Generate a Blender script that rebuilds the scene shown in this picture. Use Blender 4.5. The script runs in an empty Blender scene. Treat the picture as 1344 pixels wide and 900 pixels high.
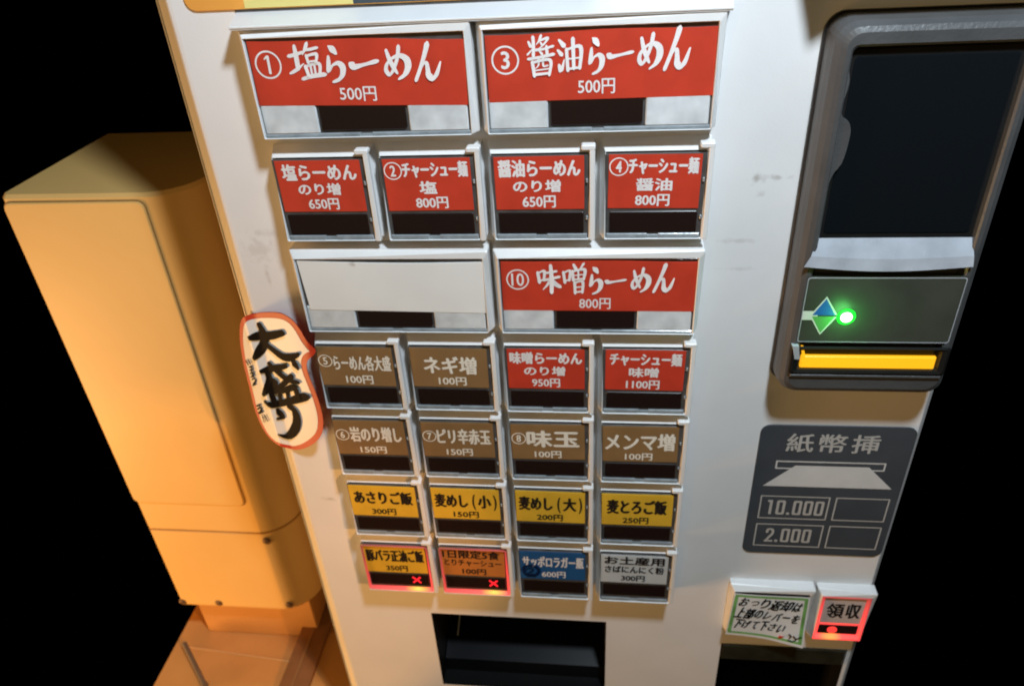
import bpy, bmesh, math, random
from mathutils import Vector, Matrix
random.seed(7)
S = 0.05                      # one button pitch = 5 cm; all lengths below are in pitches
scn = bpy.context.scene
COL = scn.collection

# ------------------------------------------------------------------ camera
cd = bpy.data.cameras.new("camera"); cam = bpy.data.objects.new("camera", cd); COL.objects.link(cam)
rx, ry, rz = ((0.993439, 0.100882, -0.053872), (0.009636, -0.54322, -0.839535), (-0.113958, 0.833508, -0.540628))   # image right, down, forward
CP = (3.01574, -6.32594, 2.45133); FPX = 990.603
cam.matrix_world = Matrix(((rx[0], -ry[0], -rz[0], CP[0]*S), (rx[1], -ry[1], -rz[1], CP[1]*S),
                           (rx[2], -ry[2], -rz[2], CP[2]*S), (0, 0, 0, 1)))
cd.sensor_width = 36; cd.lens = 36 * FPX / 1344; cd.clip_start = 0.01; cd.clip_end = 50
cd.dof.use_dof = True; cd.dof.focus_distance = 6.6*S; cd.dof.aperture_fstop = 14
scn.camera = cam

# ------------------------------------------------------------------ light
w = bpy.data.worlds.new("World"); scn.world = w; w.use_nodes = True
w.node_tree.nodes["Background"].inputs[0].default_value = (0.0, 0.0, 0.0, 1)
w.node_tree.nodes["Background"].inputs[1].default_value = 0.0

def lamp(kind, name, loc, target, power, color, size=0.02, **kw):
    l = bpy.data.lights.new(name, kind); o = bpy.data.objects.new(name, l); COL.objects.link(o)
    o.location = Vector(loc)*S
    o.rotation_euler = (Vector(target)-Vector(loc)).to_track_quat('-Z', 'Y').to_euler()
    l.energy = power; l.color = color
    if kind == 'AREA':
        l.shape = 'RECTANGLE'; l.size = size; l.size_y = kw.get('size_y', size)
    else:
        l.shadow_soft_size = size
    if kind == 'SPOT':
        l.spot_size = math.radians(kw['angle']); l.spot_blend = kw['blend']
    return o
lamp('POINT', 'shop_lamp', (5.3, -5.15, 8.3), (2, 0, 0), 15.2, (0.77, 0.90, 1.0), 0.028)
lamp('SPOT', 'warm_spot_lamp', (12.4, -11.75, 4.0), (-4.9, 2, -8.2), 19, (1.0, 0.44, 0.10), 0.007, angle=19, blend=0.45)
lamp('AREA', 'warm_room_light', (-6, -34, 10), (2, 0, -3), 4.6, (1.0, 0.70, 0.30), 1.4, size_y=1.2)
lamp('AREA', 'warm_left_light', (-14.0, -4.2, -10.0), (-1, 1.5, -5), 6.2, (1.0, 0.52, 0.18), 0.15, size_y=0.3)

scn.view_settings.view_transform = 'Standard'; scn.view_settings.look = 'None'
scn.view_settings.exposure = 0.0; scn.view_settings.gamma = 1.0
scn.cycles.filter_width = 1.9
scn.cycles.max_bounces = 6

# ------------------------------------------------------------------ materials
def mat(name, col, rough=0.5, spec=0.5, var=0.0, vscale=60, bump=0.0, bscale=400, metal=0.0, emit=None, estr=0.0, coat=0.0, rvar=0.0):
    m = bpy.data.materials.new(name); m.use_nodes = True
    nt = m.node_tree; N = nt.nodes; L = nt.links; b = N['Principled BSDF']
    b.inputs['Base Color'].default_value = (*col, 1); b.inputs['Roughness'].default_value = rough
    b.inputs['Specular IOR Level'].default_value = spec; b.inputs['Metallic'].default_value = metal
    b.inputs['Coat Weight'].default_value = coat; b.inputs['Coat Roughness'].default_value = 0.08
    if emit:
        b.inputs['Emission Color'].default_value = (*emit, 1); b.inputs['Emission Strength'].default_value = estr
    tc = N.new('ShaderNodeTexCoord'); oi = N.new('ShaderNodeObjectInfo')
    ad = N.new('ShaderNodeVectorMath'); ad.operation = 'ADD'
    sc_ = N.new('ShaderNodeVectorMath'); sc_.operation = 'SCALE'; sc_.inputs[0].default_value = (3.1, 1.7, 2.3)
    L.new(oi.outputs['Random'], sc_.inputs['Scale']); L.new(tc.outputs['Object'], ad.inputs[0]); L.new(sc_.outputs[0], ad.inputs[1])
    if var:
        n = N.new('ShaderNodeTexNoise'); n.inputs['Scale'].default_value = vscale; n.inputs['Detail'].default_value = 6
        L.new(ad.outputs[0], n.inputs['Vector'])
        r = N.new('ShaderNodeMapRange'); r.inputs['From Min'].default_value = .3; r.inputs['From Max'].default_value = .7
        r.inputs['To Min'].default_value = 1-var; r.inputs['To Max'].default_value = 1+var*.4
        L.new(n.outputs['Fac'], r.inputs['Value'])
        mx = N.new('ShaderNodeVectorMath'); mx.operation = 'SCALE'; mx.inputs[0].default_value = col
        L.new(r.outputs[0], mx.inputs['Scale']); L.new(mx.outputs[0], b.inputs['Base Color'])
    if rvar:
        n = N.new('ShaderNodeTexNoise'); n.inputs['Scale'].default_value = vscale*2.3; n.inputs['Detail'].default_value = 4
        L.new(ad.outputs[0], n.inputs['Vector'])
        r = N.new('ShaderNodeMapRange'); r.inputs['To Min'].default_value = max(.02, rough-rvar); r.inputs['To Max'].default_value = rough+rvar
        L.new(n.outputs['Fac'], r.inputs['Value']); L.new(r.outputs[0], b.inputs['Roughness'])
    if bump:
        n = N.new('ShaderNodeTexNoise'); n.inputs['Scale'].default_value = bscale; n.inputs['Detail'].default_value = 3
        L.new(ad.outputs[0], n.inputs['Vector'])
        bp = N.new('ShaderNodeBump'); bp.inputs['Strength'].default_value = bump; bp.inputs['Distance'].default_value = 0.0006
        L.new(n.outputs['Fac'], bp.inputs['Height']); L.new(bp.outputs[0], b.inputs['Normal'])
    return m

MROOT = (2.86, 1.5, -16.0)
def add_stains(m, stains, col, org=(2.86, -16.0)):
    """scuffs and greasy finger marks with a shape of their own: (x, z, rx, rz, amount) in pitches"""
    nt = m.node_tree; N = nt.nodes; L = nt.links; b = N['Principled BSDF']
    g = N.new('ShaderNodeTexCoord'); prev = None
    for (x, z, rx_, rz_, am) in stains:
        x -= org[0]; z -= org[1]
        mp = N.new('ShaderNodeMapping'); mp.vector_type = 'POINT'
        mp.inputs['Location'].default_value = (-x/rx_, 0, -z/rz_)
        mp.inputs['Scale'].default_value = (1/(rx_*S), 0.0, 1/(rz_*S))
        L.new(g.outputs['Object'], mp.inputs['Vector'])
        ln = N.new('ShaderNodeVectorMath'); ln.operation = 'LENGTH'; L.new(mp.outputs[0], ln.inputs[0])
        nz = N.new('ShaderNodeTexNoise'); nz.inputs['Scale'].default_value = 260; nz.inputs['Detail'].default_value = 5
        L.new(g.outputs['Object'], nz.inputs['Vector'])
        sub = N.new('ShaderNodeMath'); sub.operation = 'MULTIPLY_ADD'; sub.inputs[1].default_value = 2.6; L.new(nz.outputs['Fac'], sub.inputs[0])
        L.new(ln.outputs['Value'], sub.inputs[2])
        mr = N.new('ShaderNodeMapRange'); mr.inputs['From Min'].default_value = 2.2; mr.inputs['From Max'].default_value = 1.35
        mr.inputs['To Min'].default_value = 0; mr.inputs['To Max'].default_value = am; L.new(sub.outputs[0], mr.inputs['Value'])
        if prev is None: prev = mr.outputs[0]
        else:
            a = N.new('ShaderNodeMath'); a.operation = 'MAXIMUM'; L.new(prev, a.inputs[0]); L.new(mr.outputs[0], a.inputs[1]); prev = a.outputs[0]
    mix = N.new('ShaderNodeMix'); mix.data_type = 'RGBA'; L.new(prev, mix.inputs[0])
    src = b.inputs['Base Color'].links[0].from_socket
    L.new(src, mix.inputs[6]); mix.inputs[7].default_value = (*col, 1); L.new(mix.outputs[2], b.inputs['Base Color'])

M = {}
M['panel'] = mat('white_painted_steel', (.80, .79, .79), .42, .45, .055, 22, .10, 900, rvar=.08)
add_stains(M['panel'], [(-.40, -.72, .24, .16, .28), (-.36, -1.0, .04, .14, .4), (-.30, -.55, .18, .05, .3), (4.40, -.06, .10, .06, .75), (4.58, -.05, .12, .03, .6),
                        (4.44, -.20, .06, .05, .5), (4.28, -.66, .22, .03, .35), (4.32, -.95, .20, .03, .3), (-.30, -4.16, .10, .07, .5),
                        (.9, -6.9, .2, .1, .0)], (.42, .38, .34))
M['frame'] = mat('white_button_plastic', (.76, .76, .76), .35, .5, .05, 70, .05, 500)
M['side'] = mat('grey_side_steel', (.34, .33, .32), .5, .4, .1, 30)
M['rail'] = mat('grey_white_steel', (.62, .625, .64), .4, .45, .06, 50, .08, 700)
M['housing'] = mat('smoky_grey_plastic', (.10, .093, .09), .3, .5, .35, 130, .1, 300)
M['lip'] = mat('clear_grey_plastic', (.33, .37, .40), .18, .6, .3, 180, .15, 250, coat=.5)
M['wing'] = mat('milky_clear_plastic', (.78, .82, .85), .25, .6, .22, 110, .15, 260, coat=.4)
M['led'] = mat('dark_display_window', (.020, .011, .009), .25, .5, .0)  # brown tint puts the warm reflections into the window colour
M['red'] = mat('red_printed_card', (.64, .056, .027), .55, .3, .13, 70)
M['brown'] = mat('brown_printed_card', (.30, .175, .072), .55, .3, .12, 70)
M['yellow'] = mat('yellow_printed_card', (.84, .53, .045), .55, .3, .10, 70)
M['orange'] = mat('orange_brown_printed_card', (.58, .22, .05), .55, .3, .10, 70)
M['blue'] = mat('blue_printed_card', (.020, .110, .300), .55, .3, .10, 70)
M['pale'] = mat('pale_grey_card', (.62, .68, .73), .55, .3, .06, 70)
M['white'] = mat('blank_white_insert', (.93, .935, .92), .4, .4, .05, 40, .2, 60)
add_stains(M['white'], [(-.35, .78, .05, .03, .6)], (.4, .35, .3), (0, 0))
M['ink_w'] = mat('white_print', (.93, .89, .89), .5, .3, .05, 200)
M['ink_c'] = mat('cream_print', (.95, .90, .80), .5, .3, .05, 200)
M['ink_k'] = mat('black_print', (.022, .016, .014), .5, .3)
M['ink_n'] = mat('navy_marker_ink', (.006, .022, .085), .4, .3, .3, 150)
M['black'] = mat('black_plastic', (.012, .012, .012), .35, .4, .2, 90)
M['tray'] = mat('dark_tray', (.006, .006, .006), .5, .15, .2, 60)
M['bezel'] = mat('grey_textured_plastic', (.072, .073, .075), .42, .5, .18, 60, .25, 700)
M['olive'] = mat('dark_olive_panel', (.055, .060, .048), .35, .4, .15, 70)
M['silver'] = mat('silver_plastic', (.42, .45, .50), .25, .5, .18, 90, .1, 200, rvar=.10)
M['sign'] = mat('slate_sign_plate', (.060, .068, .080), .42, .4, .12, 50)
M['sign_w'] = mat('white_sign_print', (.62, .62, .62), .5, .3, .06, 90)
M['sign_g'] = mat('grey_sign_print', (.46, .45, .43), .5, .3, .06, 90)
M['dblue'] = mat('blue_arrow_print', (.02, .10, .42), .4, .4)
M['dgreen'] = mat('green_arrow_print', (.10, .32, .10), .4, .4)
M['stk_red'] = mat('red_sticker_border', (.60, .045, .018), .45, .25, .12, 50)
M['stk_w'] = mat('laminated_white_sticker', (.85, .86, .87), .38, .25, .03, 50, .03, 60)
M['stk_k'] = mat('black_brush_ink', (.006, .005, .005), .6, .04)
M['paper'] = mat('white_note_paper', (.80, .82, .84), .6, .3, .03, 80, .1, 150)
M['pgreen'] = mat('green_marker_line', (.20, .48, .14), .6, .3, .35, 120)
M['pred'] = mat('red_blot', (.75, .03, .02), .5, .3)
M['o_strip'] = mat('orange_print', (.80, .36, .07), .4, .4, .05, 40)
M['y_strip'] = mat('pale_yellow_print', (.82, .68, .24), .4, .4, .05, 40)
M['d_strip'] = mat('slate_print', (.06, .075, .09), .4, .4, .05, 40)
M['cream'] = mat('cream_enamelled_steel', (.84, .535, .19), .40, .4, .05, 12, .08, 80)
M['seam'] = mat('dark_seam', (.30, .16, .06), .6, .3)
M['screw'] = mat('rusty_screw', (.20, .12, .06), .5, .5, .3, 200, metal=.4)
M['wood'] = mat('brown_wood', (.26, .12, .045), .5, .35, .35, 30, .2, 100)
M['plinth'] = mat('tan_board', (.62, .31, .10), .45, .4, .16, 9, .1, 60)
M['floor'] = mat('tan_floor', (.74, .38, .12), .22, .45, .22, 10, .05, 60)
M['strip'] = mat('tan_reflecting_line', (.75, .48, .22), .3, .5)  # tan colour of the rod drawn as a faint reflecting line
M['dark'] = mat('painted_gap_shade', (.02, .013, .008), .7, .2)  # near-black colour that paints the shade in the cabinet gap
M['pipe'] = mat('grey_brown_pipe', (.18, .13, .085), .5, .4, .2, 40)

def emissive(name, col, s, rough=.3):
    return mat(name, tuple(c*.5 for c in col), rough, .4, emit=col, estr=s)
M['x_led'] = emissive('red_led', (1, .02, .03), 1.6)
M['amber'] = emissive('amber_backlight', (1.0, .46, .012), .95)
M['gled'] = emissive('green_led_core', (.55, 1, .45), 6)
M['ggl'] = emissive('green_led_rim', (.02, .8, .05), .8)
M['r_led'] = emissive('red_lamp', (1, .05, .04), 1.2)

def glow_mat(name, cx, cz, k=1.0):
    """red plastic edge lit from inside by one LED: the nearer the LED the hotter"""
    m = mat(name, (.26, .13, .12), .35, .5)
    nt = m.node_tree; N = nt.nodes; L = nt.links; b = N['Principled BSDF']
    g = N.new('ShaderNodeTexCoord'); d = N.new('ShaderNodeVectorMath'); d.operation = 'DISTANCE'
    d.inputs[1].default_value = (cx*S, -0.22*S, cz*S); L.new(g.outputs['Object'], d.inputs[0])
    cr = N.new('ShaderNodeValToRGB'); mr = N.new('ShaderNodeMapRange'); mr.inputs['From Max'].default_value = 1.15*S
    L.new(d.outputs['Value'], mr.inputs['Value']); L.new(mr.outputs[0], cr.inputs['Fac'])
    e = cr.color_ramp.elements
    e[0].position = 0; e[0].color = (1.0, .62*k, .06*k, 1); e[1].position = 1; e[1].color = (.05, .006, .008, 1)
    for p_, c_ in ((.08, (1.0, .30*k, .04*k, 1)), (.15, (1.0, .055, .045, 1)), (.45, (.60, .02, .026, 1)), (.72, (.16, .008, .012, 1))):
        q = e.new(p_); q.color = c_
    L.new(cr.outputs[0], b.inputs['Emission Color']); b.inputs['Emission Strength'].default_value = 1.5
    return m

def clear_mat():
    m = bpy.data.materials.new('clear_plastic_cover'); m.use_nodes = True
    nt = m.node_tree; N = nt.nodes; L = nt.links; N.remove(N['Principled BSDF'])
    t = N.new('ShaderNodeBsdfTransparent'); g = N.new('ShaderNodeBsdfGlossy'); g.inputs['Roughness'].default_value = .12
    t.inputs[0].default_value = (1, 1, 1, 1)
    n = N.new('ShaderNodeTexNoise'); n.inputs['Scale'].default_value = 90
    tc = N.new('ShaderNodeTexCoord'); L.new(tc.outputs['Object'], n.inputs['Vector'])
    bp = N.new('ShaderNodeBump'); bp.inputs['Strength'].default_value = .25; bp.inputs['Distance'].default_value = .0006
    L.new(n.outputs['Fac'], bp.inputs['Height']); L.new(bp.outputs[0], g.inputs['Normal'])
    lw = N.new('ShaderNodeLayerWeight'); lw.inputs[0].default_value = .5
    pw = N.new('ShaderNodeMath'); pw.operation = 'POWER'; pw.inputs[1].default_value = 4.0; L.new(lw.outputs['Facing'], pw.inputs[0])
    f = N.new('ShaderNodeMath'); f.operation = 'MULTIPLY_ADD'; f.inputs[1].default_value = .35; f.inputs[2].default_value = .025; L.new(pw.outputs[0], f.inputs[0])
    mx = N.new('ShaderNodeMixShader'); L.new(f.outputs[0], mx.inputs[0]); L.new(t.outputs[0], mx.inputs[1]); L.new(g.outputs[0], mx.inputs[2])
    L.new(mx.outputs[0], N['Material Output'].inputs['Surface'])
    return m
M['clear'] = clear_mat()

# ------------------------------------------------------------------ mesh helpers (all in pitches)
def rrect(x0, x1, z0, z1, r, y, n=3):
    if r <= 0: return [(x0, y, z0), (x1, y, z0), (x1, y, z1), (x0, y, z1)]
    o = []
    for cx, cz, a0 in ((x0+r, z0+r, 180), (x1-r, z0+r, 270), (x1-r, z1-r, 0), (x0+r, z1-r, 90)):
        for i in range(n+1):
            a = math.radians(a0+90*i/n); o.append((cx+r*math.cos(a), y, cz+r*math.sin(a)))
    return o
def loft(bm, loops, cap0=False, cap1=False, closed=True):
    vs = [[bm.verts.new(p) for p in l] for l in loops]
    n = len(vs[0])
    for a, b in zip(vs, vs[1:]):
        for i in range(n if closed else n-1):
            bm.faces.new((a[i], a[(i+1) % n], b[(i+1) % n], b[i]))
    if cap0: bm.faces.new(vs[0])
    if cap1: bm.faces.new(vs[-1])
def slab(bm, x0, x1, z0, z1, yf, yb, r=0.0, bev=0.004, n=3):
    """box whose front face lies at yf, with a small front bevel"""
    b = bev
    loft(bm, [rrect(x0, x1, z0, z1, r, yb, n), rrect(x0, x1, z0, z1, r, yf+b, n),
              rrect(x0+b, x1-b, z0+b, z1-b, max(r-b, 0.001) if r else 0, yf, n)], True, True)
def prism(bm, pts, yf, yb, bev=0.0):
    cx = sum(p[0] for p in pts)/len(pts); cz = sum(p[1] for p in pts)/len(pts)
    def ins(k): return [(cx+(x-cx)*(1-k), z_ if False else cz+(z_-cz)*(1-k)) for x, z_ in pts]
    loft(bm, [[(x, yb, z) for x, z in pts], [(x, yf+bev, z) for x, z in pts], [(x, yf, z) for x, z in ins(bev*2)]], True, True)
def tube(bm, a, b, r, n=12):
    a, b = Vector(a), Vector(b); d = (b-a).normalized(); u = d.orthogonal().normalized(); v = d.cross(u)
    loft(bm, [[tuple(p+u*r*math.cos(t*2*math.pi/n)+v*r*math.sin(t*2*math.pi/n)) for t in range(n)] for p in (a, b)], True, True)
def cyl_y(bm, cx, cz, r, yf, yb, n=20, dome=0.0):
    L_ = [[(cx+q*math.cos(2*math.pi*i/n), y, cz+q*math.sin(2*math.pi*i/n)) for i in range(n)] for q, y in
          ((r, yb), (r, yf+dome), (r*.8, yf+dome*.35), (r*.4, yf))]
    loft(bm, L_, True, True)

def root(name, loc, label, cat, group=None):
    o = bpy.data.objects.new(name, None); COL.objects.link(o); o.location = Vector(loc)*S
    o.empty_display_size = .01; o['label'] = label; o['category'] = cat; o['o'] = list(loc)
    if group: o['group'] = group
    return o
def obj(name, bm, m, parent=None, smooth=False, kind=None, label=None):
    if isinstance(bm, bmesh.types.BMesh):
        bmesh.ops.recalc_face_normals(bm, faces=bm.faces[:])
    top = parent
    while top is not None and top.parent is not None: top = top.parent
    off = Vector(top['o']) if top is not None else Vector((0, 0, 0))
    for v in bm.verts: v.co = (v.co-off)*S
    me = bpy.data.meshes.new(name); bm.to_mesh(me); bm.free()
    if smooth:
        for p in me.polygons: p.use_smooth = True
    o = bpy.data.objects.new(name, me); COL.objects.link(o); me.materials.append(m)
    if parent is not None: o.parent = parent
    if kind: o['kind'] = kind
    if label: o['label'] = label
    return o
def B(): return bmesh.new()

# ------------------------------------------------------------------ writing
_tc = {}
def glyphs(s, bold):
    k = (s, bold)
    if k not in _tc:
        c = bpy.data.curves.new('t', 'FONT'); c.body = s; c.size = 1; c.resolution_u = 3; c.offset = bold
        o = bpy.data.objects.new('t', c); COL.objects.link(o)
        bpy.context.view_layer.update()
        me = bpy.data.meshes.new_from_object(o.evaluated_get(bpy.context.evaluated_depsgraph_get()))
        V = [(v.co.x, v.co.y) for v in me.vertices]; F = [tuple(p.vertices) for p in me.polygons]
        bpy.data.objects.remove(o); bpy.data.curves.remove(c); bpy.data.meshes.remove(me)
        xs = [v[0] for v in V]; ys = [v[1] for v in V]
        _tc[k] = (V, F, min(xs), max(xs), min(ys), max(ys))
    return _tc[k]
def put_text(bm, s, x0, x1, z0, z1, y, bold=.018, f=None, rot=0.0, shear=0.0):
    V, F, a0, a1, b0, b1 = glyphs(s, 0)
    cx, cz = (x0+x1)/2, (z0+z1)/2
    e = max(0, bold)*.95*(z1-z0)      # heavier print: copies a hair apart, each on its own level
    shifts = [(0, 0)] if e <= 0 else [(-e, 0), (e, 0), (0, e*.7), (0, -e*.7)]
    for n_, (sx, sz) in enumerate(shifts):
        vs = []
        for (px, py) in V:
            x = (px-a0)/(a1-a0)*(x1-x0-2*e)+x0+e-cx+sx; z = (py-b0)/(b1-b0)*(z1-z0-1.4*e)+z0+.7*e-cz+sz
            x += shear*z
            if rot: x, z = x*math.cos(rot)-z*math.sin(rot), x*math.sin(rot)+z*math.cos(rot)
            x += cx; z += cz
            if f: x, z = f(x, z)
            vs.append(bm.verts.new((x, y-.0005*n_, z)))
        for q in F:
            try: bm.faces.new([vs[i] for i in q])
            except ValueError: pass
def ringm(bm, cx, cz, r, t, y, f=None, n=40, wob=0.0):
    o = []
    for q in (r, r-t):
        l = []
        for i in range(n):
            a = 2*math.pi*i/n; k = 1+wob*math.sin(3*a+1)
            x, z = cx+q*k*math.cos(a), cz+q*k*math.sin(a)
            if f: x, z = f(x, z)
            l.append((x, y, z))
        o.append(l)
    loft(bm, o)
_layer = [0]
def stroke(bm, pts, yf, f=None, per=7, nib=False):
    """a brush stroke: pts = (x, z, width); swept along a smooth curve, rounded and tapered at the ends"""
    _layer[0] = (_layer[0]+1) % 12
    dy = -0.0006*_layer[0]
    P = [pts[0]]+list(pts)+[pts[-1]]
    c = []
    for i in range(1, len(P)-2):
        p0, p1, p2, p3 = P[i-1], P[i], P[i+1], P[i+2]
        for k in range(per):
            t = k/per
            c.append(tuple(.5*((2*p1[j])+(-p0[j]+p2[j])*t+(2*p0[j]-5*p1[j]+4*p2[j]-p3[j])*t*t+(-p0[j]+3*p1[j]-3*p2[j]+p3[j])*t**3) for j in range(3)))
    c.append(tuple(P[-2]))
    # end caps
    def cap(a, b, nb=nib):
        dx, dz = a[0]-b[0], a[1]-b[1]; d = math.hypot(dx, dz) or 1; w_ = a[2]
        return [(a[0]+dx/d*w_*q, a[1]+dz/d*w_*q, w_*s_) for q, s_ in (((.20, .86), (.42, .55), (.60, .18)) if nb else ((.16, .93), (.30, .72), (.38, .42)))]
    c = list(reversed(cap(c[0], c[1])))+c+cap(c[-1], c[-2])
    rows = []
    for i, (x, z, w_) in enumerate(c):
        a = c[max(i-1, 0)]; b = c[min(i+1, len(c)-1)]
        dx, dz = b[0]-a[0], b[1]-a[1]; d = math.hypot(dx, dz) or 1
        if nib: w_ *= .66+.56*abs(dx/d*.643-dz/d*.766)
        nx, nz = -dz/d*w_/2, dx/d*w_/2
        r = []
        for s_ in (1, 0, -1):
            X, Z = x+nx*s_, z+nz*s_
            if f: X, Z = f(X, Z)
            r.append((X, (yf(X) if callable(yf) else yf)+dy-.0035*i/len(c), Z))
        rows.append(r)
    loft(bm, rows, closed=False)
BR = {
'塩': [[(3,34,9),(22,30,9),(43,24,8)],[(23,8,8),(24,36,10),(24,66,10)],[(0,80,8),(20,70,10),(42,55,5)],[(60,2,9),(54,14,9),(44,30,4)],[(54,18,7),(70,16,8),(88,12,8)],
      [(54,33,7),(57,52,7)],[(54,34,7),(84,29,8),(80,50,7)],[(58,49,6),(80,47,6)],[(47,62,8),(52,86,8)],[(47,62,7),(87,55,8),(85,84,8)],[(61,60,6),(62,84,6)],[(73,58,6),(73,84,6)],[(34,96,9),(60,89,10),(99,84,10)]],
'ら': [[(34,2,6),(48,9,13),(62,20,9)],[(27,30,8),(24,48,11),(19,70,10),(40,54,9),(66,48,11),(84,58,13),(80,78,13),(62,92,12),(36,99,9)]],
'ー': [[(3,55,16),(14,62,15),(50,52,11),(86,40,13),(98,36,12)]],
'め': [[(16,12,8),(24,38,10),(36,62,10),(48,80,7)],[(62,2,10),(54,34,10),(36,68,10),(20,84,10),(8,72,10),(14,52,10),(38,34,10),(66,28,11),(88,40,13),(90,62,14),(76,84,13),(54,97,9)]],
'ん': [[(54,0,12),(42,28,11),(22,66,10),(4,97,10)],[(8,90,5),(30,58,8),(46,50,9),(50,66,10),(52,84,12),(66,92,13),(82,80,11),(98,48,6)]],
'味': [[(6,28,9),(12,62,9)],[(6,30,8),(34,22,9),(31,54,8)],[(13,56,8),(31,53,8)],[(46,28,9),(84,22,9)],[(34,54,10),(66,48,9),(96,42,10)],[(62,2,9),(65,50,11),(64,98,10)],[(60,52,9),(46,72,9),(28,88,6)],[(66,52,8),(80,68,11),(100,78,10)]],
'噌': [[(4,28,8),(10,62,8)],[(4,30,8),(32,23,8),(29,54,8)],[(11,56,7),(29,53,7)],[(48,2,7),(57,16,9)],[(90,0,9),(76,16,6)],[(43,24,8),(46,54,8)],[(43,25,8),(94,18,9),(91,50,8)],[(47,52,7),(90,48,7)],[(68,22,6),(68,50,6)],[(46,38,5),(90,34,5)],[(52,62,8),(54,98,8)],[(52,63,8),(86,59,8),(85,95,8)],[(54,79,6),(84,76,6)],[(54,95,7),(85,92,7)]],
'油': [[(6,4,7),(24,20,11)],[(0,34,7),(14,46,10)],[(4,78,8),(12,94,11),(26,62,5)],[(36,32,9),(40,94,9)],[(36,33,8),(94,26,10),(90,88,9)],[(40,90,8),(90,86,8)],[(40,60,6),(90,57,6)],[(63,2,10),(65,88,9)]],
'醤': [[(24,2,8),(25,26,8),(23,48,8)],[(6,14,6),(14,24,8)],[(2,44,8),(22,30,5)],[(54,0,8),(46,12,7),(36,20,4)],[(50,11,7),(80,6,8),(62,22,7),(42,32,4)],[(52,16,5),(58,22,6)],[(34,34,8),(64,32,7),(98,26,8)],[(74,26,7),(75,46,8),(64,48,5)],[(48,38,5),(56,44,7)],[(4,56,8),(50,52,8),(99,46,9)],[(18,64,8),(24,99,8)],[(18,65,8),(86,60,8),(82,97,8)],[(24,96,8),(82,93,7)],[(42,54,7),(41,72,6),(30,80,5)],[(60,52,6),(60,74,6),(76,74,6)],[(26,86,5),(82,82,5)]],
}
def brush(bm, ch, x0, x1, z0, z1, y, f=None, k=1.0):
    wx, wz = (x1-x0)/100, (z1-z0)/100
    for st in BR[ch]:
        stroke(bm, [(x0+p[0]*wx, z1-p[1]*wz, p[2]*(.5+.055*p[2])*(wx+wz)/2*k) for p in st], y, f, nib=True)

# ================================================================== TICKET MACHINE
D = 0.25                       # panel lies 0.25 pitch behind the button fronts
MX0, MX1, MZ0, MZ1 = -0.90, 6.45, -16.0, 3.4
mr = root('ticket_machine', MROOT, 'off-white steel ticket vending machine with rows of printed meal buttons on its front', 'ticket machine')
holes = [(0.745, 3.155, -7.93, -6.28), (4.70, 6.33, -8.9, -6.60)]
bm = B()
xs = sorted({MX0+.30, MX1-.08} | {h[0] for h in holes} | {h[1] for h in holes})
zs = sorted({MZ0, MZ1} | {h[2] for h in holes} | {h[3] for h in holes})
g = {(x, z): bm.verts.new((x, D, z)) for x in xs for z in zs}
for i in range(len(xs)-1):
    for j in range(len(zs)-1):
        cx, cz = (xs[i]+xs[i+1])/2, (zs[j]+zs[j+1])/2
        if any(h[0] < cx < h[1] and h[2] < cz < h[3] for h in holes): continue
        bm.faces.new((g[xs[i], zs[j]], g[xs[i+1], zs[j]], g[xs[i+1], zs[j+1]], g[xs[i], zs[j+1]]))
pan = obj('front_panel', bm, M['panel'], mr)
def folded_edge(sgn, x, s=1.0):
    bm = B(); sec = [(x-sgn*a*s, D+c*s) for a, c in ((.30, .0), (.27, .004), (.25, .016), (.23, .036), (.018, .285), (.006, .305), (.0, .335))]
    loft(bm, [[(q[0], q[1], MZ0) for q in sec], [(q[0], q[1], MZ1) for q in sec]], closed=False)
    # rolled lip a little behind the fold
    obj('edge_fold', bm, M['panel'], mr)
    xs_ = x-sgn*.006; bm = B(); loft(bm, [[(xs_, D+.335*s-.002, MZ0), (xs_, D+6, MZ0)], [(xs_, D+.335*s-.002, MZ1), (xs_, D+6, MZ1)]], closed=False)
    obj('side_panel', bm, M['side'], mr)
folded_edge(-1, MX0); folded_edge(1, MX1, .2667)
bm = B(); tube(bm, (MX0+.05, D+.235, MZ0), (MX0+.05, D+.235, MZ1), .010, 8); obj('edge_trim', bm, M['frame'], mr)
bm = B()   # open ticket tray: rim, walls and a sloping back
x0, x1, z0, z1 = holes[0]
loft(bm, [rrect(x0, x1, z0, z1, 0, D), rrect(x0, x1, z0, z1, 0, D+.02), rrect(x0+.03, x1-.03, z0+.02, z1-.03, 0, D+1.5)], False, True)
tray = obj('ticket_tray', bm, M['tray'], mr)
bm = B(); loft(bm, [[(x0+.02, D+.25, z0+.28), (x0+.02, D+1.4, z0+.75)], [(x1-.02, D+.25, z0+.28), (x1-.02, D+1.4, z0+.75)]], closed=False)
loft(bm, [[(x0+.02, D+.25, z0), (x0+.02, D+.25, z0+.28)], [(x1-.02, D+.25, z0), (x1-.02, D+.25, z0+.28)]], closed=False)
obj('tray_ramp', bm, mat('black_glossy_ramp', (.004, .0045, .006), .35, .15), tray)
bm = B(); tube(bm, (x0+.17, D+.55, z0+.42), (x0+.30, D+1.35, z1-.1), .012, 6); obj('guide_wire', bm, M['silver'], tray)
bm = B()
x0, x1, z0, z1 = holes[1]
loft(bm, [rrect(x0, x1, z0, z1, 0, D), rrect(x0, x1, z0, z1, 0, D+.02), rrect(x0+.03, x1-.03, z0+.02, z1-.03, 0, D+1.5)], False, True)
ctray = obj('coin_tray', bm, M['tray'], mr)
bm = B(); slab(bm, x0+.02, x1-.02, z1-.30, z1-.005, D-.03, D+.5, 0, .01); obj('tray_lip', bm, mat('dark_glossy_lip', (.03, .028, .018), .12, .5, .4, 60), ctray)
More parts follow.
